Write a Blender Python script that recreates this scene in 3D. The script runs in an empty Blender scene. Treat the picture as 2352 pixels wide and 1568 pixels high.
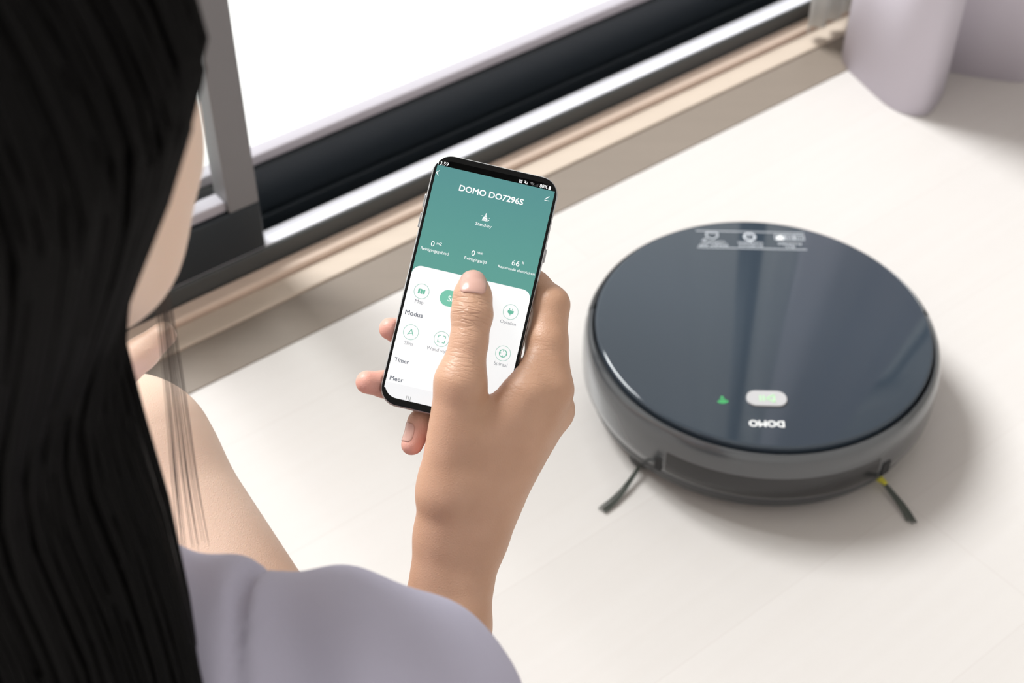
import bpy, bmesh, math, random
import numpy as np
from mathutils import Vector, Matrix
random.seed(4); rng = np.random.default_rng(4)
C = bpy.context.scene.collection
SC = bpy.context.scene

# ------------------------------------------------------------------ camera, world, sun, exposure
FPX, PITCH, CAMH = 3266.667, math.radians(43), 0.97
cam_d = bpy.data.cameras.new('camera'); cam = bpy.data.objects.new('camera', cam_d); C.objects.link(cam)
cam.location = (0, 0, CAMH); cam.rotation_euler = (math.pi/2 - PITCH, 0, 0)
cam_d.lens = 50; cam_d.sensor_width = 36; cam_d.clip_start = .02
cam_d.dof.use_dof = True; cam_d.dof.focus_distance = .818; cam_d.dof.aperture_fstop = 8.5
SC.camera = cam

W = bpy.data.worlds.new('sky'); SC.world = W; W.use_nodes = True
bg = W.node_tree.nodes['Background']; bg.inputs[0].default_value = (1, .97, .93, 1); bg.inputs[1].default_value = 1.0

DW = np.array([.787, .617, 0]); NW = np.array([-.617, .787, 0]); AW = np.array([-.354, 1.072, 0])   # window wall: along, outward, origin
sun_d = bpy.data.lights.new('sun', 'SUN'); sun = bpy.data.objects.new('sun', sun_d); C.objects.link(sun)
sun_d.energy = 5.6; sun_d.angle = math.radians(24); sun_d.color = (.97, .985, 1)
to_sun = Vector((-.66, .50, .92)).normalized()
sun.rotation_euler = to_sun.to_track_quat('Z', 'Y').to_euler(); sun.location = (-2, 3, 3)

vs = SC.view_settings
vs.view_transform = 'Standard'; vs.look = 'None'; vs.exposure = 0.0; vs.gamma = 1; vs.use_curve_mapping = False

# ------------------------------------------------------------------ helpers
_c, _s = math.cos(PITCH), math.sin(PITCH)
def ray(x, y):
    a = (x-1176)/FPX; b = -(y-784)/FPX
    return np.array([a, _c+b*_s, -_s+b*_c])
def PT(x, y, t): return ray(x, y)*t + np.array([0, 0, CAMH])       # a measured point at distance t along the view
def WP(l, s, z=0): return AW + DW*l + NW*s + np.array([0, 0, z])   # window-wall coordinates

def mat(name, col, rough=.5, metal=0., spec=.5, emit=None, coat=0, sub=0, bump=None, noise=None, alpha=None):
    m = bpy.data.materials.new(name); m.use_nodes = True
    nt = m.node_tree; b = nt.nodes['Principled BSDF']
    b.inputs['Base Color'].default_value = (*col, 1); b.inputs['Roughness'].default_value = rough
    b.inputs['Metallic'].default_value = metal; b.inputs['Specular IOR Level'].default_value = spec
    if coat: b.inputs['Coat Weight'].default_value = coat; b.inputs['Coat Roughness'].default_value = .08
    if sub:
        b.inputs['Subsurface Weight'].default_value = sub; b.inputs['Subsurface Radius'].default_value = (.012, .005, .003); b.inputs['Subsurface Scale'].default_value = 1
    if emit is not None:
        b.inputs['Emission Color'].default_value = (*col, 1); b.inputs['Emission Strength'].default_value = emit
    tc = nt.nodes.new('ShaderNodeTexCoord')
    if noise:   # (scale xyz, amount, detail)
        mp = nt.nodes.new('ShaderNodeMapping'); mp.inputs['Scale'].default_value = noise[0]
        n = nt.nodes.new('ShaderNodeTexNoise'); n.inputs['Scale'].default_value = 1; n.inputs['Detail'].default_value = noise[2] if len(noise) > 2 else 4
        mx = nt.nodes.new('ShaderNodeMix'); mx.data_type = 'RGBA'; mx.blend_type = 'MIX'
        a = noise[1]
        mx.inputs['A'].default_value = (*[c*(1-a) for c in col], 1); mx.inputs['B'].default_value = (*[min(1, c*(1+a)) for c in col], 1)
        nt.links.new(tc.outputs['Object'], mp.inputs[0]); nt.links.new(mp.outputs[0], n.inputs['Vector'])
        nt.links.new(n.outputs['Fac'], mx.inputs['Factor']); nt.links.new(mx.outputs['Result'], b.inputs['Base Color'])
        if emit is not None: nt.links.new(mx.outputs['Result'], b.inputs['Emission Color'])
    if bump:    # (scale xyz, strength, distance)
        mp = nt.nodes.new('ShaderNodeMapping'); mp.inputs['Scale'].default_value = bump[0]
        n = nt.nodes.new('ShaderNodeTexNoise'); n.inputs['Scale'].default_value = 1; n.inputs['Detail'].default_value = 3
        bp = nt.nodes.new('ShaderNodeBump'); bp.inputs['Strength'].default_value = bump[1]; bp.inputs['Distance'].default_value = bump[2]
        nt.links.new(tc.outputs['Object'], mp.inputs[0]); nt.links.new(mp.outputs[0], n.inputs['Vector'])
        nt.links.new(n.outputs['Fac'], bp.inputs['Height']); nt.links.new(bp.outputs[0], b.inputs['Normal'])
    return m

def srgb(r, g, b):
    f = lambda c: (c/255/12.92) if c/255 <= .04045 else ((c/255+.055)/1.055)**2.4
    return (f(r), f(g), f(b))

def mesh_obj(name, verts, faces, m, parent=None, smooth=False, link=True):
    me = bpy.data.meshes.new(name); me.from_pydata([tuple(map(float, v)) for v in verts], [], [tuple(map(int, f)) for f in faces]); me.update()
    if smooth: me.polygons.foreach_set('use_smooth', [True]*len(me.polygons))
    o = bpy.data.objects.new(name, me); C.objects.link(o)
    if m: me.materials.append(m)
    if parent: o.parent = parent
    return o
def bm_obj(name, bm, m, parent=None, smooth=False):
    bmesh.ops.recalc_face_normals(bm, faces=bm.faces)
    me = bpy.data.meshes.new(name); bm.to_mesh(me); bm.free()
    if smooth:
        me.polygons.foreach_set('use_smooth', [True]*len(me.polygons))
    o = bpy.data.objects.new(name, me); C.objects.link(o)
    if m: me.materials.append(m)
    if parent: o.parent = parent
    return o
def tag(o, label=None, cat=None, group=None, kind=None):
    if label: o['label'] = label
    if cat: o['category'] = cat
    if group: o['group'] = group
    if kind: o['kind'] = kind
    return o
def empty(name, loc, label=None, cat=None, kind=None):
    o = bpy.data.objects.new(name, None); C.objects.link(o); o.location = loc; o.empty_display_size = .05
    return tag(o, label, cat, None, kind)
def wbox(name, l0, l1, s0, s1, z0, z1, m, parent=None, bevel=0.0):
    """box in window-wall coordinates"""
    bm = bmesh.new()
    vs_ = [bm.verts.new(WP(l, s, z)) for l in (l0, l1) for s in (s0, s1) for z in (z0, z1)]
    for f in ((0,1,3,2), (4,6,7,5), (0,4,5,1), (2,3,7,6), (0,2,6,4), (1,5,7,3)): bm.faces.new([vs_[i] for i in f])
    if bevel:
        bmesh.ops.bevel(bm, geom=bm.edges[:], offset=bevel, segments=3, affect='EDGES', profile=.5)
    return bm_obj(name, bm, m, parent)
def bevel_box(bm, x0, x1, y0, y1, z0, z1, M=Matrix(), bevel=0.0, seg=2):
    n0 = len(bm.verts)
    r = bmesh.ops.create_cube(bm, size=1); v = r['verts']
    for q in v: q.co = Vector((x0+(q.co.x+.5)*(x1-x0), y0+(q.co.y+.5)*(y1-y0), z0+(q.co.z+.5)*(z1-z0)))
    if bevel:
        es = list({e for q in v for e in q.link_edges})
        r2 = bmesh.ops.bevel(bm, geom=es, offset=bevel, segments=seg, affect='EDGES', profile=.5)
        v = list({q for f in r2['faces'] for q in f.verts} | {q for q in v if q.is_valid})
    for q in v: q.co = M @ q.co

# ------------------------------------------------------------------ setting
M_wall = mat('white_wall', (.80, .79, .77), .9)
M_ceil = mat('ceiling_paint', (.82, .81, .8), .9)
M_frame = mat('dark_anodised_frame', (.018, .024, .030), .38, spec=.4)
M_frame2 = mat('grey_stile', (.19, .183, .19), .5)
M_alu = mat('bare_aluminium_track', (.82, .81, .87), .45)
M_gask = mat('grey_gasket', (.42, .39, .43), .6)
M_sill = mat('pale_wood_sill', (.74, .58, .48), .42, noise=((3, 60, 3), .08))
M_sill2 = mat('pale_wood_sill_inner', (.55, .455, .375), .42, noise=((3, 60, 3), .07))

M_shade = mat('tan_shade_band', (.225, .183, .150), .45, noise=((3, 60, 3), .07))  # dark tan paints in the band of shade beside the door sill

def floor_material():
    m = bpy.data.materials.new('pale_wood_floor'); m.use_nodes = True; nt = m.node_tree; N = nt.nodes; L = nt.links
    b = N['Principled BSDF']; b.inputs['Roughness'].default_value = .33; b.inputs['Specular IOR Level'].default_value = .5
    tc = N.new('ShaderNodeTexCoord'); mp = N.new('ShaderNodeMapping'); mp.vector_type = 'POINT'
    mp.inputs['Rotation'].default_value = (0, 0, -math.atan2(DW[1], DW[0]))
    L.new(tc.outputs['Object'], mp.inputs[0])
    br = N.new('ShaderNodeTexBrick'); br.offset = .37; br.inputs['Scale'].default_value = 1
    br.inputs['Brick Width'].default_value = 1.25; br.inputs['Row Height'].default_value = .145; br.inputs['Mortar Size'].default_value = .0007
    br.inputs['Color1'].default_value = (.60, .565, .545, 1); br.inputs['Color2'].default_value = (.615, .58, .56, 1); br.inputs['Mortar'].default_value = (.58, .54, .52, 1)
    L.new(mp.outputs[0], br.inputs[0])
    m2 = N.new('ShaderNodeMapping'); m2.inputs['Scale'].default_value = (3, 55, 1); L.new(mp.outputs[0], m2.inputs[0])
    n = N.new('ShaderNodeTexNoise'); n.inputs['Scale'].default_value = 1; n.inputs['Detail'].default_value = 6; n.inputs['Distortion'].default_value = .6
    L.new(m2.outputs[0], n.inputs['Vector'])
    mx = N.new('ShaderNodeMix'); mx.data_type = 'RGBA'; mx.blend_type = 'MULTIPLY'; mx.inputs['Factor'].default_value = 1
    rp = N.new('ShaderNodeValToRGB'); rp.color_ramp.elements[0].color = (.95, .94, .93, 1); rp.color_ramp.elements[1].color = (1, 1, 1, 1)
    L.new(n.outputs['Fac'], rp.inputs[0]); L.new(br.outputs['Color'], mx.inputs['A']); L.new(rp.outputs[0], mx.inputs['B'])
    L.new(mx.outputs['Result'], b.inputs['Base Color'])
    bp = N.new('ShaderNodeBump'); bp.inputs['Strength'].default_value = .08; bp.inputs['Distance'].default_value = .001
    L.new(n.outputs['Fac'], bp.inputs['Height']); L.new(bp.outputs[0], b.inputs['Normal'])
    return m
M_floor = floor_material()

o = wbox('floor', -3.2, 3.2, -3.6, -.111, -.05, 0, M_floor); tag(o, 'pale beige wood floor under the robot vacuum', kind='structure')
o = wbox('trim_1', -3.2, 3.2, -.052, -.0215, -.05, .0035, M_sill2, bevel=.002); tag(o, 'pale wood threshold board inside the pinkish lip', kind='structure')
o = wbox('shade_strip', -3.2, 3.2, -.1105, -.0525, -.05, .001, M_shade, bevel=.0008); tag(o, 'tan strip along the floor, coloured dark to stand in for shade by the door', kind='structure')  # strip whose colour stands in for shade along the sill
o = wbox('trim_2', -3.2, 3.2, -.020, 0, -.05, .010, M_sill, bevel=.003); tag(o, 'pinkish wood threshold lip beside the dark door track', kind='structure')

# door track: dark base with grooves, bare aluminium guide strip
track = empty('trim_3', WP(0, .05, 0), 'dark metal sliding door track with a bare aluminium guide', kind='structure')
def tpart(name, *a, **k):
    o = wbox(name, *a, **k); o.parent = track; o.matrix_parent_inverse = Matrix.Translation(track.location).inverted(); return o
tpart('track_base', -3.0, 2.41, .0005, .16, -.05, .004, m=M_frame)
tpart('track_lip', -3.0, 2.41, .0008, .0055, .004, .030, m=mat('track_lip_grey', (.06, .065, .066), .42), bevel=.002)
tpart('track_guide', -3.0, 2.41, .0057, .018, .004, .030, m=M_alu, bevel=.001)
tpart('track_guide', -3.0, 2.41, .0182, .033, .004, .0255, m=M_alu, bevel=.001)
tpart('track_rib', -3.0, 2.41, .060, .066, .004, .020, m=M_frame, bevel=.001)

def glass_material():
    m = bpy.data.materials.new('clear_window_glass'); m.use_nodes = True; nt = m.node_tree; N = nt.nodes; L = nt.links
    N.remove(N['Principled BSDF']); out = N['Material Output']
    t = N.new('ShaderNodeBsdfTransparent'); t.inputs[0].default_value = (.97, .98, .975, 1)
    g = N.new('ShaderNodeBsdfGlossy'); g.inputs['Roughness'].default_value = .02
    lw = N.new('ShaderNodeLayerWeight'); lw.inputs[0].default_value = .5; pw = N.new('ShaderNodeMath'); pw.operation = 'POWER'; pw.inputs[1].default_value = 4; L.new(lw.outputs['Facing'], pw.inputs[0])
    fr = N.new('ShaderNodeMath'); fr.operation = 'MULTIPLY_ADD'; fr.inputs[1].default_value = .55; fr.inputs[2].default_value = .03; L.new(pw.outputs[0], fr.inputs[0])
    mx = N.new('ShaderNodeMixShader'); L.new(fr.outputs[0], mx.inputs[0]); L.new(t.outputs[0], mx.inputs[1]); L.new(g.outputs[0], mx.inputs[2])
    L.new(mx.outputs[0], out.inputs[0]); return m
M_glass = glass_material()

def sliding_panel(name, label, l0, l1, s0, s1, rail, stile, m_rail, m_stile, zt=2.15, zb=.008):
    r = empty(name, WP((l0+l1)/2, (s0+s1)/2, zb), label, kind='structure')
    inv = Matrix.Translation(r.location).inverted()
    def p(nm, *a, **k):
        o = wbox(nm, *a, **k); o.parent = r; o.matrix_parent_inverse = inv; return o
    p('bottom_rail', l0, l1, s0, s1, zb, zb+rail, m=m_rail, bevel=.002)
    p('top_rail', l0, l1, s0, s1, zt-rail, zt, m=m_rail, bevel=.002)
    p('stile', l0, l0+stile, s0+.0003, s1-.0003, zb+rail, zt-rail, m=m_stile, bevel=.002)
    p('stile', l1-stile, l1, s0+.0003, s1-.0003, zb+rail, zt-rail, m=m_stile, bevel=.002)
    p('gasket', l0+stile, l1-stile, s0+.006, s1-.006, zb+rail, zb+rail+.012, m=M_gask, bevel=.002)
    sm = (s0+s1)/2
    p('glass_pane', l0+stile, l1-stile, sm-.003, sm+.003, zb+rail+.010, zt-rail, m=M_glass)
    return r
sliding_panel('door_1', 'open glass sliding door panel with a grey stile, running in the inner track', -1.35, .127, .004, .036, .058, .034, M_frame, M_frame2, zb=.0302)
sliding_panel('door_2', 'glass sliding door panel with a dark bottom rail, running in the outer track', -.02, 1.005, .072, .104, .066, .04, M_frame, M_frame)
sliding_panel('added_door', 'added glass sliding door panel behind the lilac-grey curtain, lets in more light', .995, 2.4, .110, .142, .066, .04, M_frame, M_frame)  # added panel: widens the opening to brighten the lid reflection and floor
sliding_panel('door_3', 'far glass sliding door panel beside the seated person', -2.9, -1.32, .072, .104, .066, .04, M_frame, M_frame)

# walls round the opening, ceiling, end wall
w = empty('wall_window', WP(0, .1, 0), 'white wall around the sliding door', kind='structure')
for a in ((2.42, 3.2, .0, .2, -.05, 2.6), (-3.2, -2.95, .0, .2, -.05, 2.6), (-2.95, 2.42, .0, .2, 2.16, 2.6)):
    o = wbox('wall_panel', *a, m=M_wall); o.parent = w; o.matrix_parent_inverse = Matrix.Translation(w.location).inverted()
o = wbox('wall_right', 3.2, 3.3, -3.6, .2, -.05, 2.6, M_wall); tag(o, 'plain white end wall', kind='structure')
o = wbox('ceiling', -3.2, 3.2, -3.6, .2, 2.6, 2.7, M_ceil); tag(o, 'plain white ceiling', kind='structure')
o = wbox('baseboard_right', 2.43, 3.2, -.012, -.0005, .0005, .07, mat('white_baseboard', (.82, .82, .8), .5), bevel=.002); tag(o, 'white baseboard past the sliding doors', kind='structure')
o = wbox('terrace', -6, 8, .2, 3.2, -.12, -.04, mat('pale_concrete_terrace', (.80, .79, .78), .8, noise=((4, 4, 4), .04))); tag(o, 'sunlit pale terrace outside the glass door', kind='structure')
o = wbox('lawn', -8, 12, 3.2, 12, -.2, -.1, mat('sunlit_lawn', (.42, .52, .30), .9, noise=((9, 9, 9), .2))); tag(o, 'sunlit lawn beyond the terrace', kind='structure')

# ------------------------------------------------------------------ curtains
def smooth_path(pts, n):
    pts = [Vector((p[0], p[1], 0)) for p in pts]; out = []
    for i in range(len(pts)-1):
        p0 = pts[max(i-1, 0)]; p1 = pts[i]; p2 = pts[i+1]; p3 = pts[min(i+2, len(pts)-1)]
        for k in range(n):
            t = k/n
            out.append(.5*((2*p1)+(-p0+p2)*t+(2*p0-5*p1+4*p2-p3)*t*t+(-p0+3*p1-3*p2+p3)*t**3))
    out.append(pts[-1]); return [(p.x, p.y) for p in out]
def cloth_material(name, col, transl):
    m = mat(name, col, .85, spec=.2, bump=((900, 900, 300), .15, .0006)); nt = m.node_tree; N = nt.nodes; L = nt.links
    t = N.new('ShaderNodeBsdfTranslucent'); t.inputs[0].default_value = (*col, 1)
    mx = N.new('ShaderNodeMixShader'); mx.inputs[0].default_value = transl
    L.new(N['Principled BSDF'].outputs[0], mx.inputs[1]); L.new(t.outputs[0], mx.inputs[2]); L.new(mx.outputs[0], N['Material Output'].inputs[0]); return m
def curtain(name, path, z0, z1, m, label, flare):
    P2 = smooth_path(path, 8); nz = 14; V = []; F = []
    cl = sum(p[0] for p in P2)/len(P2); cs = sum(p[1] for p in P2)/len(P2)
    th = .0018
    for side in (0, 1):
        for k in range(nz+1):
            q = k/nz; z = z0+(z1-z0)*q
            for i, (l, s) in enumerate(P2):
                a = P2[max(i-1, 0)]; b = P2[min(i+1, len(P2)-1)]; d = Vector((b[0]-a[0], b[1]-a[1])).normalized()
                am = 1-.35*q
                ll = l + flare*min(z, .9)*(1 if l > cl else -1)*min(1, abs(l-cl)/.1)*.5; ss = cs+(s-cs)*am + .002*math.sin(i*.25+z*3)
                V.append(WP(ll - d.y*th*side, ss + d.x*th*side, z))
    n = len(P2); off = n*(nz+1)
    for k in range(nz):
        for i in range(n-1):
            a = k*n+i; F.append((a, a+1, a+n+1, a+n)); F.append((off+a, off+a+n, off+a+n+1, off+a+1))
    for i in range(n-1): F.append((i, off+i, off+i+1, i+1)); t = nz*n+i; F.append((t, t+1, off+t+1, off+t))
    for k in range(nz):
        a = k*n; F.append((a, a+n, off+a+n, off+a)); a = k*n+n-1; F.append((a, off+a, off+a+n, a+n))
    o = mesh_obj(name, V, F, m, smooth=True); tag(o, label, 'curtain'); return o
M_cur = cloth_material('lilac_grey_curtain', (.66, .61, .68), .05)
curtain('curtain', [(.935, -.070), (.905, -.10), (.890, -.140), (.878, -.185), (.877, -.214), (.887, -.231), (.905, -.236), (.930, -.231), (.955, -.217), (.976, -.197), (.990, -.190), (1.015, -.225), (1.05, -.262), (1.09, -.258), (1.12, -.215), (1.15, -.19), (1.19, -.22), (1.22, -.255)],
        .0008, 2.35, M_cur, 'lilac-grey floor-length curtain bunched in deep folds at the end of the sliding door', .03)
M_sheer = cloth_material('white_sheer', (.92, .92, .91), .55)
curtain('sheer_curtain', [(.905, -.036), (.918, -.028), (.930, -.038), (.945, -.028), (.96, -.038), (.98, -.028), (1.0, -.036)],
        .016, 2.35, M_sheer, 'narrow white sheer curtain hanging between the door frame and the lilac-grey curtain', .0)

# ------------------------------------------------------------------ text
def text_mesh(body, bold=0.0):
    cu = bpy.data.curves.new('text_tmp', 'FONT'); cu.body = body; cu.size = 1; cu.resolution_u = 3; cu.fill_mode = 'FRONT'
    o = bpy.data.objects.new('text_tmp', cu); C.objects.link(o)
    bpy.context.view_layer.update(); dg = bpy.context.evaluated_depsgraph_get()
    me = bpy.data.meshes.new_from_object(o.evaluated_get(dg)); bpy.data.objects.remove(o); bpy.data.curves.remove(cu)
    co = np.array([v.co[:] for v in me.vertices]); fs = [tuple(p.vertices) for p in me.polygons]; bpy.data.meshes.remove(me)
    if bold > 0:     # heavier strokes: shifted copies of the outline
        n = len(co); sh = [(0, 0), (bold, 0), (-bold, 0), (0, bold), (0, -bold), (bold*.7, bold*.7), (-bold*.7, bold*.7), (bold*.7, -bold*.7), (-bold*.7, -bold*.7)]
        fs = [tuple(i+n*k for i in f) for k in range(len(sh)) for f in fs]; co = np.concatenate([co+np.array([a, b, .002*k]) for k, (a, b) in enumerate(sh)])
    return co, fs
def ring(cx, cy, r, w, n=40, a0=0, a1=2*math.pi):
    V = []; F = []; closed = abs(a1-a0-2*math.pi) < 1e-6
    for i in range(n+1):
        a = a0+(a1-a0)*i/n
        V += [(cx+(r-w/2)*math.cos(a), cy+(r-w/2)*math.sin(a)), (cx+(r+w/2)*math.cos(a), cy+(r+w/2)*math.sin(a))]
    for i in range(n): F.append((2*i, 2*i+1, 2*i+3, 2*i+2))
    return V, F
def poly(pts): return list(pts), [tuple(range(len(pts)))]
def stroke(p, q, w):
    d = Vector((q[0]-p[0], q[1]-p[1])).normalized()*w/2; x, y = -d.y, d.x
    return [(p[0]+x, p[1]+y), (p[0]-x, p[1]-y), (q[0]-x, q[1]-y), (q[0]+x, q[1]+y)], [(0, 1, 2, 3)]
def rrect(x0, x1, y0, y1, r, n=10, corners=(1, 1, 1, 1)):
    pts = []
    for k, (cx, cy, a) in enumerate(((x1-r, y1-r, 0), (x0+r, y1-r, 90), (x0+r, y0+r, 180), (x1-r, y0+r, 270))):
        if corners[k]:
            for i in range(n+1):
                t = math.radians(a+90*i/n); pts.append((cx+r*math.cos(t), cy+r*math.sin(t)))
        else: pts.append(((x1, y1), (x0, y1), (x0, y0), (x1, y0))[k])
    return pts
def merge(*parts):
    V = []; F = []
    for v, f in parts:
        o = len(V); V += list(v); F += [tuple(i+o for i in q) for q in f]
    return V, F
def extrude2d(pts, z0, z1):
    n = len(pts); V = [(x, y, z0) for x, y in pts]+[(x, y, z1) for x, y in pts]
    F = [tuple(range(n-1, -1, -1)), tuple(range(n, 2*n))]+[(i, (i+1) % n, n+(i+1) % n, n+i) for i in range(n)]
    return V, F

# ------------------------------------------------------------------ robot vacuum
RX, RY = .2315, .971
rob = empty('robot_vacuum', (RX, RY, 0), 'round dark grey robot vacuum with a glossy blue-grey lid on the pale wood floor', 'robot vacuum')
rob.rotation_euler = (0, 0, math.radians(-2.0)); rob.scale = (1.0, 1.0, 1.12)
def lathe(name, prof, m, parent, a0=0., a1=2*math.pi, n=128, zoff=0):
    V = []; F = []; full = abs(a1-a0-2*math.pi) < 1e-6; k = len(prof); cnt = n if full else n+1
    for i in range(cnt):
        a = a0+(a1-a0)*i/n
        for r, z in prof: V.append((r*math.cos(a), r*math.sin(a), z))
    for i in range(n):
        j = (i+1) % cnt
        for q in range(k-1): F.append((i*k+q, j*k+q, j*k+q+1, i*k+q+1))
    if not full:
        F.append(tuple(range(k))); F.append(tuple(n*k+q for q in range(k-1, -1, -1)))
    o = mesh_obj(name, V, F, m, parent, smooth=True)
    bm = bmesh.new(); bm.from_mesh(o.data); bmesh.ops.remove_doubles(bm, verts=bm.verts, dist=1e-6); bmesh.ops.recalc_face_normals(bm, faces=bm.faces); bm.to_mesh(o.data); bm.free()
    o.data.polygons.foreach_set('use_smooth', [True]*len(o.data.polygons))
    me = o.data
    md = o.modifiers.new('es', 'EDGE_SPLIT'); md.split_angle = math.radians(42)
    return o
M_shell = mat('satin_graphite_plastic', (.062, .066, .072), .20, spec=.7, coat=.5)
M_shelld = mat('dark_graphite_plastic', (.045, .047, .05), .38)
M_gap = mat('black_gap', (.008, .008, .009), .6)
M_lid = mat('glossy_blue_grey_glass', (.034, .046, .062), .05, spec=.5, coat=.15)
M_lidrim = mat('lid_edge', (.05, .055, .062), .25)
M_ir = mat('smoked_infrared_window', (.022, .022, .023), .16, spec=.5)
# lower skirt and chassis
lathe('chassis', [(0, .010), (.150, .010), (.158, .013), (.1605, .019), (.1605, .0235), (.150, .0235), (0, .0235)], M_shelld, rob)
lathe('inner_body', [(0, .022), (.1575, .022), (.1575, .066), (.152, .0705), (0, .0705)], M_gap, rob)
# front bumper (towards the photographer) spans more than the front half; rear shell the rest
prof_b = [(.1585, .0262), (.1630, .0262), (.1645, .0285), (.1652, .036), (.1652, .052), (.1645, .060), (.1628, .0665), (.1605, .0705), (.1582, .0722), (.1565, .0715), (.1560, .068), (.1585, .066)]
A_L, A_R = math.radians(171), math.radians(369)
lathe('front_bumper', prof_b + [prof_b[0]], M_shell, rob, A_L+.006, A_R-.006, 110)
prof_r = [(.1580, .0225), (.1622, .0225), (.1640, .027), (.1645, .036), (.1645, .056), (.1632, .065), (.1605, .0705), (.1580, .0722), (.1560, .070), (.1580, .066)]
lathe('rear_shell', prof_r + [prof_r[0]], M_shelld, rob, A_R-2*math.pi+.006, A_L-.006, 110)
# smoked window set in the bumper front, between the two sensor slots
ir = lathe('infrared_window', [(.1650, .0295), (.1657, .031), (.1659, .038), (.1657, .050), (.1650, .0525), (.1640, .0525), (.1640, .0295), (.1650, .0295)], M_ir, rob, math.radians(236), math.radians(304), 60)
tag(ir, 'smoked dark window in the bumper')
for ang, wd in ((233.5, .0035), (307.5, .0050)):
    a = math.radians(ang); bm = bmesh.new(); Mx = Matrix.Rotation(a, 4, 'Z') @ Matrix.Translation((.1652, 0, 0))
    bevel_box(bm, -.003, .0012, -wd, wd, .0275, .0415, Mx, .0008); bm_obj('sensor_slot', bm, M_gap, rob)
# lid
lid = lathe('lid', [(0, .0768), (.1515, .0768), (.1532, .0764), (.1545, .0752), (.1547, .0700), (.150, .0700), (0, .0700)], M_lid, rob)
lathe('lid_rim', [(.1549, .0700), (.1549, .0745), (.1556, .0748), (.1560, .0740), (.1560, .0700), (.1549, .0700)], M_lidrim, rob, A_R-2*math.pi+.02, A_L-.02, 90)
M_print = mat('pale_grey_print', (.50, .52, .56), .5)
M_printw = mat('white_print', (.88, .88, .88), .5)
M_btn = mat('silver_button', (.55, .54, .55), .35, metal=.2)
M_green = mat('green_indicator', (.05, .42, .12), .4, emit=.35)
M_greenp = mat('pale_green_indicator', (.40, .66, .38), .4, emit=.25)
ZL = .0768
def on_lid(name, V, F, m, z=.00012, parent=None):
    """print on the lid; text frame is turned half round: it reads from the window side"""
    V3 = [(-p[0], -p[1], ZL+z+(p[2] if len(p) > 2 else 0)) for p in V]
    return mesh_obj(name, V3, F, m, parent or lid)
def lid_text(body, cx, cy, width, m, bold=0., h=None, name='lid_print_text'):
    co, fs = text_mesh(body, bold); mn = co.min(0); mx = co.max(0); k = width/(mx[0]-mn[0]); ky = k if h is None else h/(mx[1]-mn[1])
    return on_lid(name, [(cx+(x-(mn[0]+mx[0])/2)*k, cy+(y-(mn[1]+mx[1])/2)*ky, zz*k) for x, y, zz in co], fs, m)
# all in the turned frame: +x is image left, +y is towards the photographer
lid_text('DOMO', .0085, .1270, .0305, M_printw, .035, .0078, 'brand_lettering')
btn = mesh_obj('power_button', *extrude2d([(-(x), -(y)) for x, y in rrect(-.0115+.0, .0235, .0890-.0005, .1065, .0085, 10)], ZL+.0001, ZL+.0016), M_btn, lid)
def tri(cx, cy, r): return poly([(cx-r*.7, cy-r), (cx-r*.7, cy+r), (cx+r, cy)])
for nm, shp in (('play_icon', merge(stroke((-.0005, .0935), (-.0005, .1025), .0014), stroke((-.0005, .0935), (.0062, .098), .0014), stroke((-.0005, .1025), (.0062, .098), .0014), stroke((.0085, .0945), (.0085, .1015), .0014), stroke((.0115, .0945), (.0115, .1015), .0014))),):
    V, F = shp; mesh_obj(nm, [(-x, -y, ZL+.0018) for x, y in V], F, M_greenp, btn)
on_lid('wifi_icon', *merge(ring(.0445, .0965, .0062, .0016, 14, math.radians(50), math.radians(140)), ring(.0445, .0965, .0036, .0016, 12, math.radians(50), math.radians(140)), poly([(.0445+.0014*math.cos(a), .0965+.0014*math.sin(a)) for a in np.linspace(0, 2*math.pi, 12, endpoint=False)])), M_green)
# icon strip near the far edge
for y in (-.1105, -.1365): on_lid('print_line', *stroke((-.0535, y), (.0535, y), .0011), M_print)
Y1, Y2, YI = -.1142, -.1190, -.1285
lid_text('SMART APP', .0375, Y1, .0290, M_print, .02, .0036); lid_text('CONTROL', .0375, Y2, .0235, M_print, .02, .0036)
lid_text('SCHEDULE', .0010, Y1, .0240, M_print, .02, .0036); lid_text('CLEANING', .0010, Y2, .0245, M_print, .02, .0036)
lid_text('ALL', -.0375, Y1, .0110, M_print, .02, .0036); lid_text('FLOORS', -.0375, Y2, .0230, M_print, .02, .0036)
hx, hy = .0380, YI
pent = [(hx-.0055, hy-.0055), (hx+.0055, hy-.0055), (hx+.0055, hy+.0005), (hx, hy+.0050), (hx-.0055, hy+.0005)]
on_lid('house_icon', *merge(*[stroke(pent[i], pent[(i+1) % 5], .0014) for i in range(5)]), M_print)
on_lid('signal_icon', *merge(*[stroke((hx+.0050+d, hy+.0040), (hx+.0074+d, hy+.0066), .0007) for d in (0, .0013, .0026)]), M_print)
on_lid('clock_icon', *merge(ring(.0010, YI-.0002, .0052, .0024, 30), stroke((.0010, YI), (.0010, YI-.0030), .0011), stroke((.0010, YI), (.0030, YI), .0011), stroke((-.0012, YI+.0066), (.0032, YI+.0066), .0020)), M_print)
for k in range(3):
    x0 = -.0535+k*.0098+.0010; r = [(x0, YI-.0045), (x0+.0088, YI-.0045), (x0+.0088, YI+.0035), (x0, YI+.0035)]
    parts = [stroke(r[i], r[(i+1) % 4], .0009) for i in range(4)]
    if k == 0: parts += [stroke((x0+.0022*j, YI-.0045), (x0+.0022*j, YI+.0035), .0006) for j in (1, 2, 3)]
    if k == 1: parts += [stroke((x0, YI-.0045+.0027*j), (x0+.0088, YI-.0045+.0027*j), .0006) for j in (1, 2)]+[stroke((x0+.0029*j, YI-.0045), (x0+.0029*j, YI+.0035), .0006) for j in (1, 2)]
    on_lid('floor_type_icon', *merge(*parts), M_print)
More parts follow.
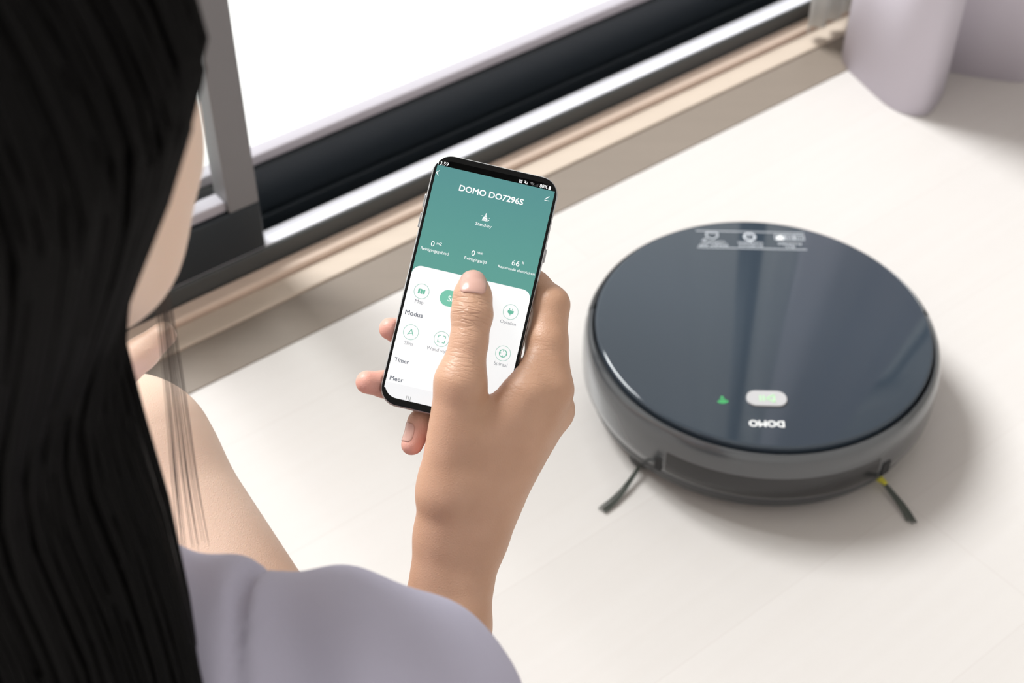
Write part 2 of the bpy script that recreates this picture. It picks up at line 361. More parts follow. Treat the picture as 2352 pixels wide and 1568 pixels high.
x0 = -.0535+2*.0098+.0010
on_lid('carpet_icon', *poly([(x0+.0005, YI+.0035), (x0+.0080, YI+.0030), (x0+.0066, YI-.0020), (x0+.0020, YI-.0035)]), M_printw, .0002)
# wheels and side brushes
M_rub = mat('black_rubber', (.015, .015, .015), .7)
for sx in (-1, 1):
    V = []; bm = bmesh.new(); bmesh.ops.create_cone(bm, cap_ends=True, segments=32, radius1=.030, radius2=.030, depth=.016, matrix=Matrix.Translation((sx*.105, 0, .0302)) @ Matrix.Rotation(math.pi/2, 4, 'Y'))
    bmesh.ops.bevel(bm, geom=[e for e in bm.edges if len(e.link_faces) == 2 and e.calc_face_angle() > 1], offset=.002, segments=2, affect='EDGES')
    bm_obj('drive_wheel', bm, M_rub, rob)
bm = bmesh.new(); bmesh.ops.create_uvsphere(bm, u_segments=20, v_segments=12, radius=.009, matrix=Matrix.Translation((0, -.12, .0092))); bm_obj('caster_wheel', bm, M_rub, rob, True)
M_bris = mat('grey_green_bristles', (.135, .15, .135), .6)
M_hub = mat('side_brush_hub', (.05, .05, .05), .5)
M_yel = mat('yellow_bristle_root', (.62, .56, .06), .5)
def side_brush(hx, hy, angs, spread, col=None):
    hub = lathe('side_brush', [(0, .004), (.013, .004), (.015, .006), (.013, .0098), (0, .0098)], M_hub, rob, n=24); hub.location = (hx, hy, 0)
    for a in angs:
        V = []; F = []
        for b in range(26):
            f1 = rng.uniform(-1, 1); a0 = a+f1*.03; L = rng.uniform(.066, .074); r0 = .013
            px = rng.uniform(-.0014, .0014); w0 = .00035
            pts = []
            for k in range(7):
                q = k/6; rr = r0+(L-r0)*q; aa = a0+f1*spread*q - .10*q*q
                z = .0066*(1-q)+.0014*q+.0012*rng.uniform(0, 1)*(1-q)
                tx = -math.sin(aa)*px; ty = math.cos(aa)*px
                pts.append((rr*math.cos(aa)+tx, rr*math.sin(aa)+ty, max(z, .0009)))
            o = len(V)
            for k, p in enumerate(pts):
                nx, ny = -math.sin(a0), math.cos(a0)
                V += [(p[0]+nx*w0, p[1]+ny*w0, p[2]), (p[0]-nx*w0, p[1]-ny*w0, p[2]), (p[0], p[1], p[2]+w0*1.5)]
            for k in range(6):
                for e in range(3):
                    F.append((o+3*k+e, o+3*k+(e+1) % 3, o+3*k+3+(e+1) % 3, o+3*k+3+e))
        mesh_obj('bristle_tuft', V, F, M_bris, hub)
        if col:
            bm = bmesh.new(); bmesh.ops.create_cone(bm, cap_ends=True, segments=10, radius1=.0034, radius2=.0022, depth=.010, matrix=Matrix.Translation((.024*math.cos(a), .024*math.sin(a), .0066)) @ Matrix.Rotation(a, 4, 'Z') @ Matrix.Rotation(math.pi/2, 4, 'Y'))
            bm_obj('bristle_sleeve', bm, col, hub)
    return hub
side_brush(-.106, -.0965, [math.radians(x) for x in (242, 2, 122)], .03)
side_brush(.0910, -.0985, [math.radians(x) for x in (305, 65, 185)], .008, M_yel)

# ------------------------------------------------------------------ smartphone
cTL, cTR, cBL, cBR = PT(997.6, 347.2, .803), PT(1286.3, 411.8, .803), PT(869.4, 923.2, .787), PT(1161.6, 992.8, .787)
PC = (cTL+cTR+cBL+cBR)/4
PU = ((cTR-cTL)+(cBR-cBL)); PU /= np.linalg.norm(PU)
PV = ((cTL-cBL)+(cTR-cBR)); PV -= PU*(PV@PU); PV /= np.linalg.norm(PV)
PN = np.cross(PU, PV)
PHW = (np.linalg.norm(cTR-cTL)+np.linalg.norm(cBR-cBL))/4; PHL = (np.linalg.norm(cTL-cBL)+np.linalg.norm(cTR-cBR))/4
PM = Matrix(((PU[0], PV[0], PN[0], PC[0]), (PU[1], PV[1], PN[1], PC[1]), (PU[2], PV[2], PN[2], PC[2]), (0, 0, 0, 1)))
phone = empty('smartphone', (0, 0, 0), 'black and silver smartphone held in the right hand, showing a teal and white cleaning app', 'smartphone')
phone.matrix_world = PM
def uv(px, py):   # where a point of the photographed screen lies on the phone's own face
    r = ray(px, py); o = np.array([0, 0, CAMH]); t = ((PC-o)@PN)/(r@PN); p = o+r*t-PC; return p@PU, p@PV
MMPX = .795/FPX
M_silver = mat('silver_phone_frame', (.40, .40, .41), .30, metal=.9)
M_black = mat('black_phone_glass', (.006, .006, .006), .2, spec=.12)
M_back = mat('black_phone_back', (.012, .012, .013), .25)
TH = .0078
def ui_mat(name, rgb, e=.86):
    col = srgb(*rgb); m = mat(name, tuple(min(1, c*.16) for c in col), .4, spec=.15); b = m.node_tree.nodes['Principled BSDF']
    b.inputs['Emission Color'].default_value = (*col, 1); b.inputs['Emission Strength'].default_value = e; return m
# body
pts = rrect(-PHW, PHW, -PHL, PHL, .0108, 12)
def inset(d): return rrect(-PHW+d, PHW-d, -PHL+d, PHL-d, .0108-d, 12)
def loft(levels):
    n = len(levels[0][0]); V = []; F = []
    for p, z in levels: V += [(x, y, z) for x, y in p]
    for k in range(len(levels)-1):
        for i in range(n): F.append((k*n+i, k*n+(i+1) % n, (k+1)*n+(i+1) % n, (k+1)*n+i))
    F.append(tuple(range(n-1, -1, -1))); F.append(tuple((len(levels)-1)*n+i for i in range(n))); return V, F
fr = mesh_obj('frame', *loft([(inset(.0022), -TH), (inset(.0009), -TH+.0006), (inset(.0001), -TH+.0020), (inset(0), -.0036), (inset(.0001), -.0018), (inset(.0006), -.0006), (inset(.0010), -.0003)]), M_silver, phone)
mesh_obj('back_cover', *extrude2d(inset(.0024), -TH-.0003, -TH+.0001), M_back, phone)
mesh_obj('front_glass', *loft([(inset(.00075), -.00045), (inset(.00085), -.0001), (inset(.0012), 0)]), M_black, phone)
# side keys
for side, py0, py1 in ((-1, 441, 473), (-1, 484, 519), (1, 569, 600)):
    x = 989.6-.2225*((py0+py1)/2-383) if side < 0 else 1279-.2147*((py0+py1)/2-446)
    _, v = uv(x, (py0+py1)/2); h = (py1-py0)/2*MMPX
    bm = bmesh.new(); x0, x1 = sorted((side*(PHW-.0004), side*(PHW+.0009))); bevel_box(bm, x0, x1, v-h, v+h, -.0056, -.0028, bevel=.0005); bm_obj('side_key', bm, M_silver, phone)
# camera bump on the back
mesh_obj('camera_bump', *extrude2d(rrect(-.020, .020, PHL-.030, PHL-.018, .005), -TH-.0013, -TH-.0002), M_back, phone)
# screen
sl, st, sb = PHW-.0023, PHL-.0038, PHL-.0045
M_teal = ui_mat('screen_teal', (92, 150, 147)); nt = M_teal.node_tree
tc = nt.nodes.new('ShaderNodeTexCoord'); sx = nt.nodes.new('ShaderNodeSeparateXYZ'); mr = nt.nodes.new('ShaderNodeMapRange'); mr.inputs['From Min'].default_value = 0; mr.inputs['From Max'].default_value = .065
mixc = nt.nodes.new('ShaderNodeMix'); mixc.data_type = 'RGBA'; mixc.inputs['A'].default_value = (*srgb(98, 163, 150), 1); mixc.inputs['B'].default_value = (*srgb(87, 145, 145), 1)
nt.links.new(tc.outputs['Object'], sx.inputs[0]); nt.links.new(sx.outputs['Y'], mr.inputs['Value']); nt.links.new(mr.outputs[0], mixc.inputs['Factor']); nt.links.new(mixc.outputs['Result'], nt.nodes['Principled BSDF'].inputs['Emission Color'])
M_uiw = ui_mat('screen_white', (255, 255, 255)); M_uig = ui_mat('screen_pale_grey', (245, 245, 246)); M_uib = mat('screen_black', (.001, .001, .001), .25, spec=.05)
M_txtw = ui_mat('screen_white_text', (255, 255, 255), .95); M_txtd = ui_mat('screen_slate_text', (70, 78, 96)); M_txtg = ui_mat('screen_grey_text', (150, 152, 158)); M_mint = ui_mat('screen_mint', (125, 200, 176)); M_mintd = ui_mat('screen_mint_icon', (112, 190, 164)); M_mintl = ui_mat('screen_mint_ring', (140, 196, 178))
M_navg = ui_mat('screen_nav_marks', (150, 150, 150))
def flat(name, V, F, m, z, parent): return mesh_obj(name, [(p[0], p[1], z+(p[2] if len(p) > 2 else 0)) for p in V], F, m, parent)
scr = flat('screen', *poly(rrect(-sl, sl, -sb, st, .0085, 12)), M_uib, .00004, phone)
_, v_teal = uv(1136, 408); _, v_wt = uv(1083, 637); _, v_nav = uv(930, 899)
flat('teal_panel', *poly([(-sl, v_wt-.008), (sl, v_wt-.008), (sl, v_teal), (-sl, v_teal)]), M_teal, .00008, scr)
flat('white_panel', *poly(rrect(-sl, sl, v_nav, v_wt, .0052, 10, (1, 1, 0, 0))), M_uiw, .00012, scr)
flat('navigation_bar', *poly(rrect(-sl, sl, -sb, v_nav, .0080, 12, (0, 0, 1, 1))), M_uig, .00016, scr)
ZT = .00022
def ui_text(body, px, py, wpx, m, bold=0., name='screen_text', hpx=None, left=False, z=ZT):
    co, fs = text_mesh(body, bold); mn = co.min(0); mx = co.max(0); k = wpx*MMPX/(mx[0]-mn[0]); ky = k if hpx is None else hpx*MMPX/(mx[1]-mn[1])
    u, v = uv(px, py); x0 = mn[0] if left else (mn[0]+mx[0])/2
    return flat(name, [(u+(x-x0)*k, v+(y-(mn[1]+mx[1])/2)*ky, zz*k) for x, y, zz in co], fs, m, z, scr)
def ui_icon(name, px, py, shp, m, z=ZT):
    u, v = uv(px, py); V, F = shp; return flat(name, [(u+x*MMPX, v+y*MMPX) for x, y in V], F, m, z, scr)
circ = lambda cx, cy, r, n=24: poly([(cx+r*math.cos(a), cy+r*math.sin(a)) for a in np.linspace(0, 2*math.pi, n, endpoint=False)])
box = lambda x0, x1, y0, y1: poly([(x0, y0), (x1, y0), (x1, y1), (x0, y1)])
ui_text('13:59', 1018.5, 375.5, 24.5, M_txtw, .004)
ui_text('88%', 1249, 428.3, 18.5, M_txtw, .01)
ui_icon('battery_icon', 1262.5, 432, merge(box(-2.6, 2.6, -4, 3), box(-1.4, 1.4, 3, 4.3)), M_txtw)
ui_icon('alarm_icon', 1196.2, 416.6, merge(ring(0, 0, 2.9, 1.5, 16), stroke((0, 0), (0, 2.2), .8), stroke((0, 0), (1.6, 0), .8), stroke((-3.8, 3), (-2, 4.2), 1.2), stroke((3.8, 3), (2, 4.2), 1.2), stroke((-2.6, -3.8), (-1.8, -2.8), 1.2), stroke((2.6, -3.8), (1.8, -2.8), 1.2)), M_txtw)
ui_icon('mute_icon', 1208.2, 419.2, merge(poly([(-3.8, -1.4), (-1.8, -1.4), (.4, -3.4), (.4, 3.4), (-1.8, 1.4), (-3.8, 1.4)]), stroke((-3.6, 4), (3.4, -4), .9), ring(.2, 0, 3.4, .9, 8, -.7, .7)), M_txtw)
M_dim = ui_mat('screen_dim_mark', (150, 150, 150))
ui_icon('wireless_icon', 1221.5, 422, merge(ring(-.5, -3.2, 6, 1, 8, 1, 2.1), ring(-.5, -3.2, 4, 1, 8, 1, 2.1), ring(-.5, -3.2, 2, 1, 8, 1, 2.1), stroke((3, -3), (3, .8), .9), stroke((4.8, -1), (4.8, 2.6), .9)), M_dim)
ui_icon('signal_bars_icon', 1232.2, 425, merge(*[box(-4+2.3*k, -2.9+2.3*k, -3.4, -1.2+1.6*k) for k in range(4)]), ui_mat('screen_faint_mark', (90, 90, 90)))
ui_icon('back_arrow_icon', 1005.2, 396.6, merge(stroke((3, 6), (-3.2, 0), 1.5), stroke((-3.2, .4), (3, -6), 1.5)), M_txtw)
ui_icon('pencil_icon', 1257, 455, merge(stroke((-3.5, -2.6), (4, 4.6), 1.9), stroke((-5.6, -6), (5.6, -6), 1.3), stroke((-4.6, -4), (-3.5, -2.6), 1.2)), M_txtw)
ui_text('DOMO DO7296S', 1128.5, 447.8, 152, M_txtw, .022, 'device_name_text', 14.6)
ui_icon('broom_icon', 1114.8, 499.5, merge(stroke((0, 3), (0, 10), 2), poly([(-4, 1.5), (4, 1.5), (2, 4.5), (-2, 4.5)]), poly([(-4.2, .6), (4.2, .6), (7, -8.4), (-7, -8.4)]), circ(9, -4.8, 1.2, 10), circ(9.4, 0, .8, 8), circ(-8.6, 2.4, .9, 8)), M_txtw)
ui_icon('broom_slit', 1114.8, 499.5, merge(*[stroke((x*.5, -3.5), (x, -8.6), .9) for x in (-3.4, 0, 3.4)]), M_teal, ZT+.00003)
ui_text('Stand-by', 1110.7, 517.8, 38, M_txtw)
ui_text('0', 994.1, 559.6, 8.2, M_txtw, -.012, hpx=12.4); ui_text('m2', 1009.2, 559.6, 11.8, M_txtw); ui_text('Reinigingsgebied', 998.2, 577.3, 65.5, M_txtw)
ui_text('0', 1087, 581.2, 8.2, M_txtw, -.012, hpx=12.4); ui_text('min', 1103, 580.8, 13.8, M_txtw); ui_text('Reinigingstijd', 1092, 598, 52, M_txtw)
ui_text('66', 1184.6, 604.4, 18, M_txtw, -.01, hpx=12.6); ui_text('%', 1201.5, 604, 5.2, M_txtw); ui_text('Resterende elektriciteit', 1186.4, 620.4, 86.5, M_txtw)
def circle_btn(px, py, shp, nm):
    ui_icon('icon_ring', px, py, ring(0, 0, 17.3, 1.0, 48), M_mintl); ui_icon(nm, px, py, shp, M_mintd)
circle_btn(968.3, 669, merge(poly([(-8, 4.6), (-3.6, 6), (-3.6, -4.6), (-8, -6)]), poly([(-2.6, 6), (2.4, 4.6), (2.4, -6), (-2.6, -4.6)]), poly([(3.4, 4.6), (8, 6), (8, -4.6), (3.4, -6)])), 'map_icon')
ui_text('Map', 962.8, 694.2, 20, M_txtg)
circle_btn(1172.8, 716.3, merge(poly([(-7, 3.4), (7, 3.4), (7, -2), (2.2, -5.4), (-2.2, -5.4), (-7, -2)]), box(-4.2, -2.4, 4.4, 8), box(2.4, 4.2, 4.4, 8), box(-.8, .8, -8.4, -5.4)), 'plug_icon')
ui_text('Opladen', 1166.7, 742, 37, M_txtg)
u0, v0 = uv(1029, 684.5); u1, _ = uv(1113, 703.5); h = 18.8*MMPX
flat('start_button', *poly(rrect(u0-h, u1+h, v0-h, v0+h, h-1e-5, 12)), M_mint, .00018, scr)
ui_text('Start', 1029, 684.8, 36, M_txtw, left=True, z=.00026)
ui_text('Modus', 951, 720.5, 41, M_txtd, .004)
circle_btn(943.8, 762.7, merge(stroke((-6.6, -7), (.2, 7.4), 1.7), stroke((-.2, 7.4), (6.6, -7), 1.7), stroke((-6.2, -4.6), (4.4, -1.6), 1.5)), 'letter_icon')
ui_text('Slim', 938.4, 788, 19.5, M_txtg)
circle_btn(1014.2, 778.6, merge(*[m_ for sx_ in (-1, 1) for sy_ in (-1, 1) for m_ in (stroke((sx_*7.8, sy_*8), (sx_*2.6, sy_*8), 1.7), stroke((sx_*8, sy_*8), (sx_*8, sy_*2.6), 1.7))]), 'corner_frame_icon')
ui_text('Wand volgen', 979.6, 799, 62, M_txtg, left=True)
circle_btn(1155.3, 811.4, merge(ring(0, 0, 8.4, 1.9, 32), *[stroke((4.6*math.cos(a), 4.6*math.sin(a)), (8.4*math.cos(a), 8.4*math.sin(a)), 1.7) for a in (0, math.pi/2, math.pi, 1.5*math.pi)]), 'target_icon')
ui_text('Spiraal', 1149.5, 837.2, 31, M_txtg)
ui_text('Timer', 923, 828, 34, M_txtd, .004); ui_text('Meer', 911, 870, 31, M_txtd, .004)
ui_icon('recents_icon', 938, 914.5, merge(*[stroke((x, -5), (x, 5), 1.2) for x in (-4.6, 0, 4.6)]), M_navg, .00024)

# ------------------------------------------------------------------ person: signed-distance body, meshed as one surface
mm = .001
def HP(u, v, n): return PC+PU*u*mm+PV*v*mm+PN*n*mm      # hand point measured from the phone's face
def smin(a, b, k):
    h = np.clip(.5+.5*(b-a)/k, 0, 1); return b+(a-b)*h-k*h*(1-h)
class Cone:
    def __init__(s, a, b, ra, rb): s.a, s.b, s.ra, s.rb = np.array(a, float), np.array(b, float), ra, rb
    def box(s):
        r = max(s.ra, s.rb); return np.minimum(s.a, s.b)-r, np.maximum(s.a, s.b)+r
    def d(s, X, Y, Z):
        ab = s.b-s.a; L = ab@ab+1e-12
        t = np.clip(((X-s.a[0])*ab[0]+(Y-s.a[1])*ab[1]+(Z-s.a[2])*ab[2])/L, 0, 1)
        return np.sqrt((X-s.a[0]-t*ab[0])**2+(Y-s.a[1]-t*ab[1])**2+(Z-s.a[2]-t*ab[2])**2)-(s.ra+(s.rb-s.ra)*t)
class Ell:
    def __init__(s, c, r, R=None): s.c, s.r, s.R = np.array(c, float), np.array(r, float), (np.eye(3) if R is None else R)   # rows of R: local axes
    def box(s):
        e = np.sqrt(((s.R*s.r[:, None])**2).sum(0)); return s.c-e, s.c+e
    def d(s, X, Y, Z):
        x, y, z = X-s.c[0], Y-s.c[1], Z-s.c[2]; k0 = 0; k1 = 0
        for i in range(3):
            q = s.R[i, 0]*x+s.R[i, 1]*y+s.R[i, 2]*z; k0 = k0+(q/s.r[i])**2; k1 = k1+(q/s.r[i]**2)**2
        k0 = np.sqrt(k0); return k0*(k0-1)/np.sqrt(k1+1e-9)
class RBox:
    def __init__(s, c, h, r, R): s.c, s.h, s.r, s.R = np.array(c), np.array(h), r, R
    def box(s):
        e = (np.abs(s.R)*(s.h)[:, None]).sum(0); return s.c-e, s.c+e
    def d(s, X, Y, Z):
        x, y, z = X-s.c[0], Y-s.c[1], Z-s.c[2]; out = 0; mxq = None
        for i in range(3):
            q = np.abs(s.R[i, 0]*x+s.R[i, 1]*y+s.R[i, 2]*z)-s.h[i]+s.r
            out = out+np.maximum(q, 0)**2; mxq = q if mxq is None else np.maximum(mxq, q)
        return np.sqrt(out)+np.minimum(mxq, 0)-s.r
BIG = .05
class Group:
    """prims blended with k; items: ('+', prim) or ('-', prim, ksub)"""
    def __init__(s, k, add, sub=()): s.k, s.add, s.sub = k, add, sub
    def box(s):
        bs = [p.box() for p in s.add]; return np.min([b[0] for b in bs], 0), np.max([b[1] for b in bs], 0)
    def at(s, P):
        X, Y, Z = P[:, 0], P[:, 1], P[:, 2]; D = None
        for p in s.add:
            d = p.d(X, Y, Z); D = d if D is None else smin(D, d, s.k)
        for p, k in s.sub: D = -smin(-D, p.d(X, Y, Z), k)
        return D
    def grid(s, xs, ys, zs, mg=.03):
        D = np.full((len(xs), len(ys), len(zs)), BIG, np.float32)
        for p in s.add:
            sl_ = subslice(p.box(), xs, ys, zs, mg)
            if sl_ is None: continue
            a, b, c = sl_; d = p.d(xs[a][:, None, None], ys[b][None, :, None], zs[c][None, None, :]).astype(np.float32)
            D[a, b, c] = smin(D[a, b, c], d, s.k)
        for p, k in s.sub:
            sl_ = subslice(p.box(), xs, ys, zs, mg)
            if sl_ is None: continue
            a, b, c = sl_; d = p.d(xs[a][:, None, None], ys[b][None, :, None], zs[c][None, None, :]).astype(np.float32)
            D[a, b, c] = -smin(-D[a, b, c], d, k)
        return D
def subslice(bx, xs, ys, zs, mg):
    out = []
    for i, ax in enumerate((xs, ys, zs)):
        a = max(0, np.searchsorted(ax, bx[0][i]-mg)-1); b = min(len(ax), np.searchsorted(ax, bx[1][i]+mg)+1)
        if b-a < 2: return None
        out.append(slice(a, b))
    return out
def axis(segs):
    """segs: (start, end, step) touching one another"""
    out = []
    for a, b, h in segs: out.append(np.arange(a, b, h))
    return np.concatenate(out+[[segs[-1][1]]]).astype(np.float64)
def surface_nets(D, xs, ys, zs):
    S = D < 0; nx, ny, nz = D.shape
    cnt = np.zeros((nx-1, ny-1, nz-1), np.int8)
    for i in (0, 1):
        for j in (0, 1):
            for k in (0, 1): cnt += S[i:nx-1+i, j:ny-1+j, k:nz-1+k]
    I, J, K = np.nonzero((cnt > 0) & (cnt < 8))
    idx = np.full(cnt.shape, -1, np.int32); idx[I, J, K] = np.arange(len(I)); del cnt
    off = [(i, j, k) for i in (0, 1) for j in (0, 1) for k in (0, 1)]
    val = [D[I+a, J+b, K+c] for a, b, c in off]; pos = [np.stack([xs[I+a], ys[J+b], zs[K+c]], 1) for a, b, c in off]
    acc = np.zeros((len(I), 3)); num = np.zeros(len(I))
    for a in range(8):
        for b in range(a+1, 8):
            if sum(abs(off[a][q]-off[b][q]) for q in range(3)) != 1: continue
            m = (val[a] < 0) != (val[b] < 0); t = val[a][m]/(val[a][m]-val[b][m])
            acc[m] += pos[a][m]+(pos[b][m]-pos[a][m])*t[:, None]; num[m] += 1
    V = acc/num[:, None]; Q = []
    def quads(i, j, k, flip, c4):
        q = np.stack([idx[a] for a in c4], 1); q[flip] = q[flip][:, ::-1]; Q.append(q)
    i, j, k = np.nonzero(S[:-1, 1:-1, 1:-1] != S[1:, 1:-1, 1:-1]); j += 1; k += 1
    quads(i, j, k, ~S[i, j, k], [(i, j-1, k-1), (i, j, k-1), (i, j, k), (i, j-1, k)])
    i, j, k = np.nonzero(S[1:-1, :-1, 1:-1] != S[1:-1, 1:, 1:-1]); i += 1; k += 1
    quads(i, j, k, S[i, j, k], [(i-1, j, k-1), (i, j, k-1), (i, j, k), (i-1, j, k)])
    i, j, k = np.nonzero(S[1:-1, 1:-1, :-1] != S[1:-1, 1:-1, 1:]); i += 1; j += 1
    quads(i, j, k, ~S[i, j, k], [(i-1, j-1, k), (i, j-1, k), (i, j, k), (i-1, j, k)])
    return V, np.concatenate(Q)
def fast_mesh(name, V, Q, m, parent, smooth=True):
    me = bpy.data.meshes.new(name); n = len(Q)
    me.vertices.add(len(V)); me.vertices.foreach_set('co', V.astype(np.float32).ravel())
    me.loops.add(4*n); me.loops.foreach_set('vertex_index', Q.astype(np.int32).ravel())
    me.polygons.add(n); me.polygons.foreach_set('loop_start', np.arange(0, 4*n, 4, dtype=np.int32))
    me.update(calc_edges=True); me.validate()
    me.polygons.foreach_set('use_smooth', np.full(len(me.polygons), smooth)); me.materials.append(m)
    o = bpy.data.objects.new(name, me); C.objects.link(o); o.parent = parent; return o
def chain(pts, rs): return [Cone(pts[i], pts[i+1], rs[i], rs[i+1]) for i in range(len(pts)-1)]

# ---- right hand (coordinates in mm on the phone: right, up, towards the viewer)
RW = HP(25, -136, -20)                       # wrist
RE = np.array([-.062, .365, .205])           # elbow
RS = np.array([-.056, .317, .451])           # shoulder joint
hand = {
 'thumb': ([HP(7, -52, 11), HP(6.5, -30, 12.5), HP(4.6, -14.5, 11.5), HP(2.6, -4.5, 10.0), HP(1.2, 2.6, 8.2)], [.0135, .0102, .0112, .0104, .0078]),
 'index': ([HP(56, -42, -9), HP(48.6, -18, -10), HP(45.8, 4, -13), HP(34.5, 12.5, -19.5), HP(26, 15, -19.5), HP(8, 16, -16.5)], [.0124, .0118, .0108, .0097, .0085, .0070]),
 'middle': ([HP(60, -53, -27), HP(40, -40, -25), HP(18, -32, -21), HP(-14, -30, -17.6), HP(-33, -30.2, -14.5), HP(-39.2, -30.2, -10.8)], [.0125, .0105, .0092, .0082, .0074, .0064]),
 'ring': ([HP(52, -68, -36), HP(32, -60, -28), HP(10, -56, -20), HP(-16, -59, -17.4), HP(-35, -61.2, -14), HP(-44.5, -62.6, -8.6)], [.0115, .0100, .0090, .0080, .0074, .0066]),
 'little': ([HP(43, -82, -42), HP(28, -76, -36), HP(12, -70, -26), HP(-5, -66, -18.5), HP(-10.5, -78, -15), HP(-12.6, -91, -13)], [.0104, .0088, .0080, .0074, .0070, .0058]),
}
fingers = [Group(.003, chain(*hand[k])) for k in hand]
palm = Group(.011, [
    Cone(HP(36, -126, -17), HP(56, -45, -10), .0150, .0128),
    Cone(HP(32, -130, -26), HP(60, -54, -26), .0140, .0122),
    Cone(HP(26, -130, -30), HP(52, -68, -36), .0135, .0110),
    Cone(HP(22, -128, -33), HP(43, -82, -42), .0120, .0098),
    Cone(HP(13, -112, -8), HP(7, -53, 10.5), .0165, .0135),          # thumb metacarpal
    Cone(HP(12, -100, -22), HP(14, -74, -22), .0160, .0110),         # ball of the thumb
    Cone(HP(22, -78, 0), HP(45, -50, -1), .0125, .0110),             # web to the index knuckle
    Cone(HP(42, -48, 0), HP(45, -30, -4), .0100, .0070),
    Cone(HP(28, -100, -8), HP(40, -66, -6), .0140, .0130),
    Cone(RW+PU*-.0085+PN*.003, HP(16, -112, -10), .0155, .0160),
    Cone(RW+PU*.0095+PN*-.002, HP(34, -112, -18), .0150, .0160),
])
E2W = RW-RE
forearm = Group(.012, [
    Cone(RW+PU*-.0085+PN*.003, RW-E2W*.25+PU*-.008, .0155, .0160), Cone(RW+PU*.0095-PN*.002, RW-E2W*.25+PU*.008, .0150, .0160),
    Cone(RW-E2W*.25+PU*-.008, RW-E2W*.72+PU*-.008, .0165, .026), Cone(RW-E2W*.25+PU*.008, RW-E2W*.72+PU*.010, .0165, .026),
    Cone(RW-E2W*.7, RE, .031, .034), Cone(RE, RE*.45+RS*.55, .036, .041), Cone(RE*.45+RS*.55, RS, .042, .047)])
phone_cut = RBox(PC-PN*(TH/2), np.array([PHW+.0004, PHL+.0004, TH/2+.0007]), .003, np.stack([PU, PV, PN]))

# ---- head
AZ, PD = math.radians(20), math.radians(8)
HC = np.array([-.1885, .381, .7140])
hf = np.array([math.sin(AZ)*math.cos(PD), math.cos(AZ)*math.cos(PD), -math.sin(PD)])
hr = np.array([math.cos(AZ), -math.sin(AZ), 0.]); hu = np.cross(hr, hf); HR = np.stack([hr, hf, hu])
def HD(x, y, z): return HC+hr*x+hf*y+hu*z
def both(fn): return [fn(-1), fn(1)]
head = Group(.014, [Ell(HD(0, -.012, .035), (.074, .090, .084), HR), Ell(HD(0, .034, -.030), (.060, .056, .085), HR)]
    + both(lambda s: Cone(HD(s*.050, .004, -.045), HD(s*.020, .066, -.096), .018, .016)) + [Ell(HD(0, .072, -.099), (.022, .017, .017), HR)]
    + both(lambda s: Ell(HD(s*.036, .058, -.032), (.026, .026, .030), HR)) + both(lambda s: Ell(HD(s*.046, .046, -.004), (.018, .028, .030), HR)) + both(lambda s: Ell(HD(s*.031, .052, -.064), (.023, .024, .026), HR)) + [Cone(HD(-.038, .076, .026), HD(.038, .076, .026), .013, .013)],
    [(Ell(HD(s*.031, .100, .008), (.017, .015, .011), HR), .008) for s in (-1, 1)])
face = Group(.005, [Cone(HD(0, .086, .012), HD(0, .104, -.027), .007, .0095), Ell(HD(-.010, .096, -.031), (.007, .009, .006), HR), Ell(HD(.010, .096, -.031), (.007, .009, .006), HR),
    Ell(HD(0, .088, -.057), (.023, .010, .0062), HR), Ell(HD(0, .087, -.067), (.019, .010, .0066), HR)])
ears = [Group(.004, [Ell(HD(s*.065, -.002, -.010), (.006, .016, .027), HR), Cone(HD(s*.069, -.010, .008), HD(s*.067, -.006, -.028), .0045, .004)]) for s in (-1, 1)]
NB = np.array([-.192, .332, .497])
torso = Group(.035, [Ell((-.19, .325, .36), (.145, .098, .150)), Ell((-.195, .318, .20), (.128, .098, .16)), Ell((-.20, .305, .10), (.158, .115, .098)),
    Cone(NB, RS+np.array([0, .0, .004]), .048, .042), Cone(NB, (-.335, .335, .468), .048, .042),
    Ell((-.125, .405, .335), (.058, .050, .058)), Ell((-.255, .405, .335), (.058, .050, .058))])
neck = Group(.02, [Cone(NB+np.array([0, .002, -.01]), HD(0, -.020, -.052), .047, .045)])
LS, LE, LW = np.array([-.335, .335, .462]), np.array([-.370, .470, .280]), np.array([-.246, .535, .420])
larm = Group(.02, [Cone(LS, LE, .046, .036), Cone(LE, LE*.6+LW*.4, .035, .034), Cone(LE*.6+LW*.4, LW, .034, .024)])
RH, RK, RA = np.array([-.080, .315, .095]), np.array([-.248, .618, .288]), np.array([-.385, .800, .062])
LH, LK, LA = np.array([-.282, .315, .095]), np.array([-.400, .620, .345]), np.array([-.480, .815, .062])
def leg(H, K, A, toe):
    m1 = H*.45+K*.55+np.array([.012 if H[0] > -.2 else 0, 0, 0]); c1 = K*.68+A*.32; d = (toe-A); d = d/np.linalg.norm(d)
    back = np.array([.0, -.014, -.004])
    return Group(.022, [Cone(H, m1, .084, .074), Cone(m1, K, .074, .053), Cone(K, c1+back, .051, .050), Cone(c1+back, A, .050, .031),
        Cone(A-d*.025+np.array([0, 0, -.026]), A-np.array([0, 0, .005]), .028, .031), Cone(A+np.array([0, 0, -.012]), toe, .030, .020), Cone(A-d*.02+np.array([0, 0, -.030]), toe+d*.035-np.array([0, 0, .004]), .026, .015)])
rleg = leg(RH, RK, RA, np.array([-.375, .895, .028])); lleg = leg(LH, LK, LA, np.array([-.50, .91, .028]))
